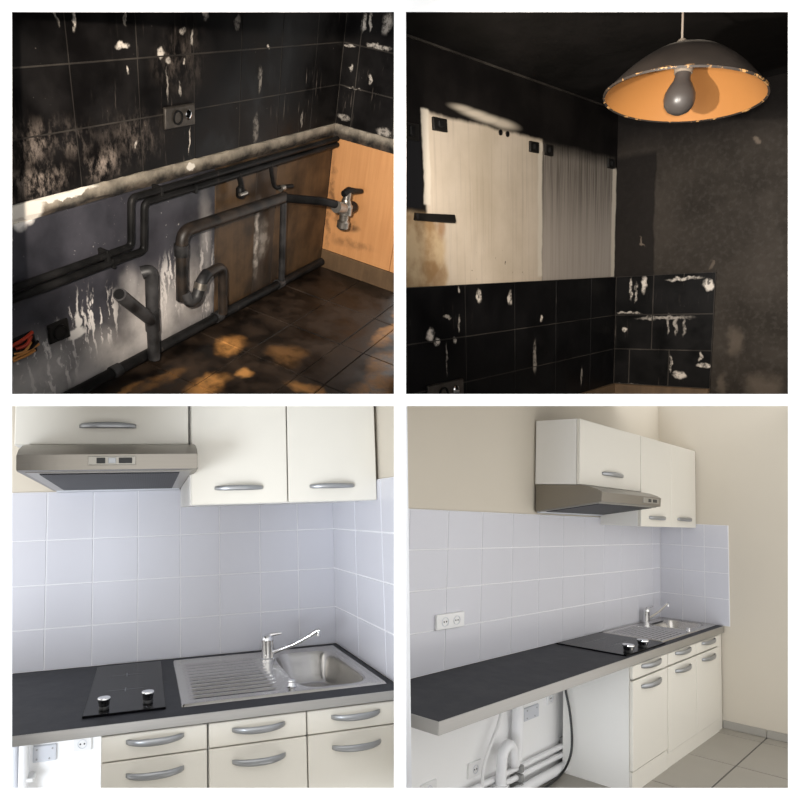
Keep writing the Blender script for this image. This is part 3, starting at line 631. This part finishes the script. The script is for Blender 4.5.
mb.build('slab', 'top', wt, r, clip=True)
MB().box(X0, X1, YF4, YF4 + .004, .642, .6875, .0012).build('edge_band', 'band', wt, label='brushed aluminium front edge band')
MB().box(X0, X0 + .004, YF4 + .004, -.013, .642, .6875, .001).build('edge_band', 'band', wt, r, clip=True, label='brushed aluminium end band')
sink(r, -1.075, -.025, -.395, -.025, .688, (-.495, -.08, -.345, -.085), .09, (-1.03, -.60, -.37, -.06), 'small stainless sink at the far end of the long worktop', (-.54, -.37), .9)
tap(r, (-.415, -.055, .691), 1.0, (-.180, -.12, .806), 'chrome mixer tap on the far sink of the long worktop', (.07, -.02, .012))
hob(r, -1.69, -1.115, -.42, -.025, .688, [(-1.592, -.392), (-1.372, -.386)], .030, .040, 'black ceramic hob with two chrome knobs set in the long worktop')
hzz = (.620, .516, 0.0)
base_unit(r, -1.648, -1.124, [(-1.648, -1.124)], YF4 + .006, -.05, .640, .562, .108, YF4 + .023, 'cream base cabinet with exposed white side below the long worktop', hzz, .285, .028, .026, .009)
base_unit(r, -1.120, -.110, [(-1.120, -.606), (-.606, -.110)], YF4 + .006, -.02, .640, .562, .085, YF4 + .025, 'cream double base cabinet at the far end by the wall', (.622, .520, 0.0), .275, .026, .026, .009)
mb = MB(); mb.box(-.108, -.016, YF4 + .02, YF4 + .034, 0, .64); f_ = mb.build('filler_panel', 'cab', room=r, base=(-.06, YF4 + .027, 0)); tag(f_, 'narrow cream filler strip between far base cabinet and end wall', 'panel')
upper_unit(r, -1.928, -1.080, [(-1.928, -1.080)], -.268, 1.568, 1.918, 'cream wall cupboard with exposed side above the hood on the long wall', 1.645, .290, .026, .022, hx=0)
upper_unit(r, -1.076, -.014, [(-1.074, -.530), (-.530, -.016)], -.268, 1.357, 1.918, 'cream two-door wall cupboard beside end wall of the long kitchen', 1.414, .285, .026, .022, hx=0)
hood(r, -1.926, -1.072, -.27, -.388, 1.566, 1.532, 1.482, 1.418, 'brushed steel cooker hood seen from the side on long wall', .05, (-1.36, -1.12), ((.30, .46), (.60, .84)))
socket(r, -2.71, .905, .215, .068, 'white double wall socket on the tiles above the long worktop', n=2, y=-.011)
socket(r, -1.932, .360, .155, .066, 'pale blank junction box with four screws below the long worktop', screws=True, cat='junction box')
socket(r, -1.722, .398, .07, .062, 'white wall socket high under worktop beside the black cable', y=0)
socket(r, -2.462, .202, .115, .068, 'white wall socket low on the wall left of the white drain pipe', y=0)
socket(r, -2.82, .200, .11, .068, 'white wall socket lowest and furthest left below the long worktop', y=0)
t = thing('drain_pipe', r, (-2.14, -.05, 0), 'white drain pipe with curved trap hanging under long worktop', 'pipe')
MB().tube([(-2.135, -.045, .64), (-2.135, -.045, .25), (-2.16, -.05, .17)], .030, 14, .03).build('upright', 'pvc', t, smooth=True)
MB().tube([(-2.16, -.05, .205), (-2.17, -.055, .170), (-2.20, -.065, .185), (-2.225, -.07, .262), (-2.275, -.075, .292), (-2.325, -.075, .262), (-2.335, -.075, .17), (-2.335, -.075, 0.0)], .026, 14, .04).build('trap', 'pvc', t, smooth=True)
MB().lathe([(.036, 0), (.036, .022)], (-2.162, -.05, .185), (.35, .05, 1), 18).build('coupling', 'white', t, smooth=True)
MB().lathe([(.036, 0), (.036, .02)], (-2.335, -.075, .10), (0, 0, 1), 18).build('coupling', 'white', t, smooth=True)
for i, (zz, lab) in enumerate(((.135, 'topmost'), (.090, 'middle'), (.035, 'lowest and thickest'))):
    t = thing('water_pipe', r, (-2.0, -.045, zz), '%s of the three white horizontal pipes above the floor' % lab, 'pipe', 'horizontal pipes under the long worktop')
    rr = (.014, .014, .026)[i]
    MB().tube([(-2.75, -.040 - .02 * (i == 2), zz), (-1.56, -.040 - .02 * (i == 2), zz)], rr, 12).build('pipe', 'pvc', t, smooth=True)
    MB().box(-2.13, -2.105, -.07, -.004, zz - rr - .004, zz + rr + .004, .003).build('clip', 'bracket', t)
mb = MB().box(-1.600, -1.560, -.055, -.004, .05, .165, .003); tag(mb.build('pipe_bracket', 'bracket', room=r, base=(-1.58, -.03, .05)), 'grey bracket holding white pipes where they meet the cabinet', 'bracket')
c_ = MB().tube([(-1.70, -.075, .640), (-1.675, -.07, .47), (-1.667, -.10, .34), (-1.666, -.113, .22), (-1.668, -.113, .13), (-1.70, -.10, .055), (-1.78, -.09, .014), (-1.95, -.10, .010)], .0065, 8, .06).build('power_cable', 'black', room=r, base=(-1.68, -.1, 0), smooth=True); tag(c_, 'black power cable hanging from worktop beside the cabinet side', 'cable')
c_ = MB().tube([(-2.285, -.05, .645), (-2.28, -.05, .52), (-2.31, -.05, .40), (-2.40, -.05, .30), (-2.455, -.05, .22), (-2.46, -.05, .10), (-2.44, -.05, 0.0)], .0085, 8, .06).build('power_cable', 'white', room=r, base=(-2.4, -.05, 0), smooth=True); tag(c_, 'white cable looping down left of the white drain pipe', 'cable')
mb = MB(); 
A = [ray(u, v, d) for d in (1.98, 2.05) for u, v in ((404, 380), (407, 404.7), (412.2, 830), (404, 830))]
A = [ray(u, v, d) for d in (1.98, 2.05) for u, v in ((404.4, 404.7), (407.2, 404.7), (412.2, 830), (404.4, 830))]
V = [mb.bm.verts.new(p) for p in A]
for i in range(4): mb.bm.faces.new((V[i], V[(i + 1) % 4], V[4 + (i + 1) % 4], V[4 + i]))
mb.bm.faces.new(V[3::-1]); mb.bm.faces.new(V[4:])
struct(mb.build('trim_2', 'jamb'), 'white jamb in front of the near end of the long worktop')

# ------------------------------------------------ room 1: burnt wall with pipes (top left)
r = 1
wb = MB().box(-2.6, .08, 0, .1, -.05, 1.9).build('wall_back', 'soot_joint', room=r, clip=True); struct(wb, 'soot black tiled long wall above the burnt pipes')
C1 = [-.012, -.27, -.57, -.87, -1.17, -1.47, -1.77, -2.07, -2.37]
Z1 = [.827, 1.020, 1.218, 1.416, 1.614]
MB().box(-2.5, 0, -.0105, .001, .827, 1.7).build('joint', 'soot_joint', wb, r, clip=True)
tiles(wb, r, 1, -1, C1, Z1, -.012, .001, .0034, .0012, 't1b', jitter=.0004)
wr = MB().box(0, .1, -1.4, .1, -.05, 1.9).build('wall_right', 'soot_joint', room=r, clip=True); struct(wr, 'soot black tiled short wall above the orange panel')
tiles(wr, r, 0, -1, [-.012, -.107, -.36, -.61, -.86], Z1, -.012, .001, .0040, .0012, 't1r', jitter=.0004)
MB().box(-.0105, .001, -1.2, 0, .827, 1.7).build('joint', 'soot_joint', wr, r, clip=True)
def ledge(parent, ax, a0, a1, z0, z1, dep):
    mb = MB(); n = 46; top, bot = [], []
    rings = []
    for i in range(n + 1):
        a = a0 + (a1 - a0) * i / n; ring = []
        j = lambda s_: random.uniform(-s_, s_)
        for d, z in ((.001, z1 + j(.004)), (-dep + j(.004), z1 - .004 + j(.004)), (-dep * .9 + j(.005), z0 + .02 + j(.008)), (-.004, z0 + j(.010)), (.001, z0)):
            ring.append(mb.bm.verts.new((a, d, z) if ax == 0 else (d, a, z)))
        rings.append(ring)
    for p, q in zip(rings, rings[1:]):
        for k_ in range(5): mb.bm.faces.new((p[k_], p[(k_ + 1) % 5], q[(k_ + 1) % 5], q[k_]))
    mb.bm.faces.new(rings[0]); mb.bm.faces.new(rings[-1][::-1])
    return mb.build('plaster_ledge', 'ledge', parent, r, clip=True)
ledge(wb, 0, -2.4, -.001, .762, .829, .016)
ledge(wr, 1, -1.0, -.001, .752, .829, .014)
for a, b, m_ in ((-2.5, -1.034, 'grey_low'), (-1.032, -.722, 'wood_dark'), (-.720, -.545, 'wood_grey'), (-.543, -.012, 'wood_dark')):
    MB().box(a, b, -.010, .001, 0, .763, .002).build('lower_panel', m_, wb, r, clip=True)
for a, b in ((-.011, -.47), (-.473, -1.2)):
    MB().box(-.012, .001, b, a, .113, .754, .002).build('orange_panel', 'wood_orange', wr, r, clip=True)
MB().box(-.020, .001, -1.2, -.012, 0, .112, .003).build('skirting_board', 'plinth_burnt', wr, r, clip=True)
fl = MB().box(-2.7, .1, -1.6, .1, -.08, -.005).build('floor', 'floor_burnt_joint', room=r, clip=True); struct(fl, 'burnt brown and orange tiled floor below the pipes')
tiles(fl, r, 2, 1, [0, -.40, -.775, -1.15, -1.525, -1.90, -2.275], [0, -.30, -.60, -.735, -1.03, -1.33], -.012, 0, .0045, .002, 'floor_burnt', jitter=.0015)
# pipes
def pipe_thing(name, base, label, cat='pipe', group=None): return thing(name, 1, base, label, cat, group)
t = pipe_thing('water_pipe', (-1.5, -.05, .56), 'upper of two thin sooty pipes stepping along the burnt wall', group='paired thin pipes on the burnt wall')
MB().tube([(-2.22, -.045, .572), (-1.592, -.045, .572), (-1.576, -.045, .757), (-.03, -.045, .757)], .0142, 12, .025).build('pipe', 'burnt_pipe', t, smooth=True)
for xx in (-1.72, -1.42): MB().box(xx - .008, xx + .008, -.060, -.008, (.548 if xx < -1.6 else .735), (.592 if xx < -1.6 else .772), .003).build('clip', 'burnt_pipe', t)
t = pipe_thing('water_pipe', (-1.5, -.05, .53), 'lower of two thin sooty pipes stepping along the burnt wall', group='paired thin pipes on the burnt wall')
MB().tube([(-2.22, -.048, .538), (-1.528, -.048, .538), (-1.512, -.048, .727), (-.03, -.048, .727)], .0142, 12, .025).build('pipe', 'burnt_pipe', t, smooth=True)
for xx in (-1.70, -1.22): MB().box(xx - .008, xx + .008, -.063, -.008, (.518 if xx < -1.6 else .706), (.556 if xx < -1.6 else .742), .003).build('clip', 'burnt_pipe', t)
t = pipe_thing('drain_pipe', (-1.33, -.08, .25), 'thick charred drain pipe rising then running right along the burnt wall')
MB().tube([(-1.340, -.075, .262), (-1.335, -.075, .575), (-.575, -.085, .562)], .0265, 16, .06).build('pipe', 'rust_pipe', t, smooth=True)
MB().lathe([(.031, 0), (.031, .05)], (-1.338, -.075, .47), (0, 0, 1), 16).build('collar', 'grey_pipe', t, smooth=True)
MB().tube([(-.60, -.085, .564), (-.42, -.22, .545), (-.27, -.25, .495)], .021, 14, .05).build('outlet_arm', 'burnt_pipe', t, smooth=True)
t = pipe_thing('drain_trap', (-1.2, -.09, .14), 'scorched curved drain trap beside the thick charred pipe', 'trap')
MB().tube([(-1.335, -.085, .30), (-1.325, -.10, .252), (-1.285, -.11, .262), (-1.25, -.11, .335), (-1.20, -.10, .352)], [.026] * 5, 14, .035).build('bend', 'grey_pipe', t, smooth=True)
MB().tube([(-1.21, -.10, .350), (-1.075, -.09, .352), (-1.068, -.09, .10)], .0225, 14, .05).build('arm', 'rust_pipe', t, smooth=True)
MB().lathe([(.030, 0), (.030, .03)], (-1.262, -.11, .300), (.3, 0, .9), 16).build('coupling', 'tarnish', t, smooth=True)
t = pipe_thing('drain_pipe', (-.55, -.08, .05), 'thin grey upright pipe against the charred brown panel')
MB().tube([(-.572, -.075, .56), (-.540, -.075, .10)], .0175, 14).build('pipe', 'grey_pipe', t, smooth=True)
t = pipe_thing('drain_pipe', (-1.535, -.08, .05), 'grey upright pipe stub with branch poking towards the viewer')
MB().tube([(-1.555, -.055, .452), (-1.525, -.08, .462), (-1.532, -.08, .30), (-1.535, -.08, .05)], .0265, 16, .035).build('stub', 'grey_pipe', t, smooth=True)
MB().tube([(-1.535, -.08, .235), (-1.762, -.14, .458)], .0265, 16).build('branch', 'grey_pipe', t, smooth=True)
MB().lathe([(.021, 0), (.0, .0005)], (-1.7635, -.1405, .4595), (-.70, -.18, .69), 16).build('branch_mouth', 'black', t)
MB().lathe([(.0305, 0), (.0305, .10)], (-1.5345, -.08, .19), (0, 0, 1), 16).build('collar', 'grey_pipe', t, smooth=True)
t = pipe_thing('drain_pipe', (-1.2, -.05, .08), 'long sooty waste pipe lying along the foot of the burnt wall')
MB().tube([(-2.3, -.036, .052), (-.30, -.036, .050), (-.05, -.036, .048)], .023, 16).build('pipe', 'burnt_pipe', t, 1, smooth=True, clip=True)
for xx in (-1.74, -1.06, -.52): MB().lathe([(.028, 0), (.028, .045)], (xx, -.036, .052), (1, 0, 0), 16).build('coupling', 'grey_pipe', t, smooth=True)
t = pipe_thing('stop_valve', (-.25, -.25, .37), 'tarnished steel valve with black lever before orange panel', 'valve')
MB().lathe([(.026, 0), (.034, .008), (.034, .040), (.026, .048), (.026, .075), (.040, .082), (.040, .128), (.030, .138), (.024, .160), (0, .163)], (-.236, -.25, .362), (.05, 0, 1), 20).build('body', 'tarnish', t, smooth=True)
MB().tube([(-.335, -.25, .505), (-.238, -.25, .476)], .031, 16).build('union_nut', 'tarnish', t, smooth=True)
MB().tube([(-.230, -.25, .515), (-.224, -.25, .560)], .022, 12).build('stem', 'tarnish', t, smooth=True)
MB().tube([(-.262, -.245, .556), (-.218, -.25, .566), (-.15, -.255, .552), (-.085, -.26, .540)], [.017, .021, .015, .013], 10).build('lever', 'burnt_pipe', t, smooth=True)
MB().lathe([(.029, 0), (.029, .065), (.018, .078), (0, .078)], (-.205, -.25, .462), (1, 0, .05), 16).build('end_cap', 'burnt_pipe', t, smooth=True)
t = pipe_thing('stop_valve', (-.91, -.06, .62), 'small blackened tap hanging from the thin paired pipes', 'valve')
MB().tube([(-.925, -.05, .735), (-.905, -.055, .69), (-.908, -.06, .645)], .013, 10, .02).build('spout', 'burnt_pipe', t, smooth=True)
MB().lathe([(.017, 0), (.021, .01), (.021, .04), (.014, .05), (0, .05)], (-.915, -.06, .625), (0, 0, 1), 14).build('body', 'burnt_pipe', t, smooth=True)
MB().box(-.945, -.885, -.085, -.07, .640, .655, .004).build('handle', 'tarnish', t)
t = pipe_thing('water_pipe', (-.65, -.06, .6), 'short thin blackened pipe dropping from the paired pipes to the drain')
MB().tube([(-.672, -.052, .735), (-.655, -.055, .665), (-.64, -.06, .615), (-.50, -.075, .600)], .0105, 10, .03).build('pipe', 'burnt_pipe', t, smooth=True)
MB().lathe([(.016, 0), (.016, .03)], (-.60, -.07, .605), (1, 0, 0), 12).build('nut', 'tarnish', t, smooth=True)
def burnt_socket(r, x0, x1, z0, z1, label, y=-.012):
    t = thing('wall_socket', r, ((x0 + x1) / 2, y, z0), label, 'socket'); w, h = x1 - x0, z1 - z0
    mb = MB().box(x0, x1, y - .012, y + .002, z0, z1, .004).rough(.0015); mb.build('plate', 'scorched', t, r, clip=True)
    MB().lathe([(h * .34, 0), (h * .34, .006), (h * .27, .006), (h * .25, -.002), (0, -.002)], (x0 + w * .40, y - .011, z0 + h * .48), (0, -1, 0), 18).build('socket_ring', 'burnt_pipe', t, r, smooth=True, clip=True)
    MB().lathe([(h * .20, 0), (h * .24, .008), (h * .16, .014), (0, .015)], (x0 + w * .74, y - .011, z0 + h * .54), (0, -1, 0), 14).build('bare_metal_cap', 'chrome', t, r, smooth=True, clip=True)
    return t
burnt_socket(1, -1.352, -1.180, .966, 1.046, 'scorched double wall socket on the black tiles above the pipes')
t = thing('wall_socket', 1, (-1.955, -.012, .30), 'charred single socket low on the streaked grey wall', 'socket')
MB().box(-2.003, -1.910, -.026, -.009, .292, .372, .006).rough(.002).build('plate', 'hanger', t)
MB().lathe([(.032, 0), (.032, .005), (.025, .005), (.023, -.003), (0, -.003)], (-1.955, -.025, .330), (0, -1, 0), 18).build('socket_ring', 'burnt_pipe', t, smooth=True)
t = thing('burnt_wall_box', 1, (-2.10, -.012, .30), 'broken electrical box with loose red and orange wires at far left', 'junction box')
MB().box(-2.20, -2.055, -.016, -.009, .290, .372, .004).rough(.004).build('cavity', 'black', t)
for i, (mt_, a, b) in enumerate((('red', (-2.16, .350), (-2.068, .374)), ('red', (-2.14, .335), (-2.075, .362)), ('amber', (-2.17, .302), (-2.05, .318)), ('amber', (-2.15, .318), (-2.08, .340)), ('amber', (-2.16, .292), (-2.07, .300)), ('burnt_pipe', (-2.15, .328), (-2.05, .330)))):
    MB().tube([(a[0], -.015, a[1]), ((a[0] + b[0]) / 2, -.034, (a[1] + b[1]) / 2 + .008 * (-1) ** i), (b[0], -.020, b[1])], .0065 if mt_ == 'red' else .005, 8, .02).build('wire', mt_, t, smooth=True)

# ------------------------------------------------ room 2: burnt corner with pendant lamp (top right)
r = 2
wb = MB().box(-2.2, .08, 0, .1, .9, 2.62).build('wall_back', 'ghost', room=r, clip=True); struct(wb, 'sooty wall with two pale rectangles left by cupboards')
Z2 = [1.112, 1.299, 1.478, 1.677]
MB().box(-2.1, 0, -.0125, .001, 1.112, 1.677).build('joint', 'soot_joint', wb, r, clip=True)
tiles(wb, r, 1, -1, [-.012, -.30, -.66, -1.02, -1.38, -1.74, -2.10], Z2, -.014, -.004, .0028, .0010, 't2b', jitter=.0004)
def ledge2(parent, ax, a0, a1):
    mb = MB()
    if ax == 0: mb.box(a0, a1, -.03, .001, 1.03, 1.112, .004)
    else: mb.box(-.03, .001, a0, a1, 1.03, 1.112, .004)
    mb.build('plaster_ledge', 'plinth_burnt', parent, r, clip=True)
ledge2(wb, 0, -2.1, -.001)
wr = MB().box(0, .1, -1.6, .1, .9, 2.62).build('wall_right', 'grey_soot', room=r, clip=True); struct(wr, 'dark grey sooty wall right of the corner behind the lamp')
MB().box(-.0125, .001, -.502, 0, 1.112, 1.677).build('joint', 'soot_joint', wr, r, clip=True)
tiles(wr, r, 0, -1, [-.014, -.21, -.502], Z2[1:], -.014, -.004, .0040, .0012, 't2r', jitter=.0004)
tiles(wr, r, 0, -1, [-.014, -.096, -.30, -.502], Z2[:2], -.014, -.004, .0040, .0012, 't2r', jitter=.0004)
ledge2(wr, 1, -.50, -.001)
ce = MB().box(-2.6, .1, -2.2, .1, 2.5, 2.6).build('ceiling', 'soot', room=r, clip=True); struct(ce, 'soot black ceiling above the pendant lamp')
MB().box(-2.2, -.001, -.006, .001, 2.494, 2.500).build('ceiling_joint', 'soot_joint', wb, r, clip=True)
for n_, (x0, x1, z0, z1, lab) in enumerate(((-1.542, -1.462, 2.218, 2.262, 'charred steel hanger plate at top left of the larger pale rectangle'), (-.878, -.808, 2.212, 2.256, 'charred steel hanger plate at top right of the larger pale rectangle'),
        (-.748, -.686, 2.212, 2.256, 'charred steel hanger plate at top left of the greyer pale rectangle'), (-.118, -.048, 2.214, 2.260, 'charred steel hanger plate next to the room corner'), (-1.70, -1.625, 2.170, 2.225, 'charred steel hanger plate furthest left on the sooty wall'))):
    t = thing('cabinet_hanger', 2, ((x0 + x1) / 2, 0, z0), lab, 'bracket', 'hanger plates left on the burnt wall')
    MB().box(x0, x1, -.010, .002, z0, z1, .002).rough(.0012).build('plate', 'hanger', t)
    MB().box(x0 + (x1 - x0) * .2, x0 + (x1 - x0) * .55, -.022, -.009, z0 + .010, z1 - .012, .003).build('hook', 'burnt_pipe', t)
for xx in (-1.100, -1.048):
    q = MB().lathe([(.011, 0), (.011, .006), (0, .0065)], (xx, .001, 2.262), (0, -1, 0), 12).build('wall_plug', 'black', wb)
t = MB().box(-1.66, -1.43, -.018, .004, 1.905, 1.932, .004).rough(.004).build('slot_hole_strip', 'hanger', room=2, base=(-1.55, 0, 1.905)); tag(t, 'dark strip standing in for the black slot hole in torn beige plaster at the left', 'slot_hole')  # added dark strip for the blackness of a slot hole in the plaster
burnt_socket(2, -1.640, -1.418, 1.235, 1.318, 'scorched double wall socket at the foot of black tiles near lamp', -.014)
# pendant lamp
LC = Vector((-1.342, -.784, 2.189)); AX = Vector((.1485, -.0599, .9871)).normalized(); RL = .225; HL = .146
t = thing('pendant_lamp', 2, LC, 'sooty dome pendant lamp with tan lining hanging askew from ceiling', 'lamp')
def dome(R_, H_, n=22, flat=.10):
    out = []
    for i in range(n + 1):
        a = math.pi / 2 * i / n
        h_ = (i / n) ** 1.15; out.append((max(R_ * math.sqrt(1 - h_ * .998), .012), H_ * h_))
    return out
po = dome(RL, HL); pi_ = dome(RL - .004, HL - .005)
q = Vector((0, 0, 1)).rotation_difference(AX)
def tilt(o):
    o.rotation_mode = 'QUATERNION'; o.rotation_quaternion = q; return o
def lpart(mb, name, mat, par=t, smooth=True):
    o = mb.build(name, mat, par, base=(0, 0, 0), smooth=smooth)
    if par is t: tilt(o)
    return o
lpart(MB().lathe(po, (0, 0, 0), seg=64, cap=False), 'shade', 'shade_out')
lpart(MB().lathe(pi_[::-1], (0, 0, 0), seg=64, cap=False), 'lining', 'shade_in')
lpart(MB().lathe([(RL - .005, -.001), (RL + .001, -.003), (RL + .002, .003), (RL - .002, .004)], (0, 0, 0), seg=64, cap=False), 'rim', 'shade_out')
lpart(MB().lathe([(.010, .158), (.018, .148), (.022, .130)], (-.018, .019, 0), seg=20), 'cap', 'bulb_cap')
def seat_part(mb, name, mat):
    return mb.build(name, mat, t, base=(0, 0, 0), smooth=True)
BX = Vector((-.030, .000, 0))
bl_ = [(.0215, .050), (.0220, .034), (.0245, .022), (.034, .006), (.0425, -.014), (.0435, -.030), (.040, -.048), (.030, -.062), (.014, -.0705), (0, -.072)]
BO = (-.014, .004, .018)
tilt(seat_part(MB().lathe([(.027, .125), (.028, .060), (.025, .048), (.025, .044)], BO, seg=24), 'lamp_holder', 'bulb_cap'))
b_ = tilt(seat_part(MB().lathe(bl_[::-1], BO, seg=32), 'bulb', 'bulb'))
top = AX * .148 + Vector((-.018, .019, 0))
cd = MB().tube([top, top + Vector((.004, .002, .06)), Vector((top.x + .006, top.y + .004, 2.5 - LC.z))], .0032, 8).build('flex', 'cord', t, base=(0, 0, 0), smooth=True)
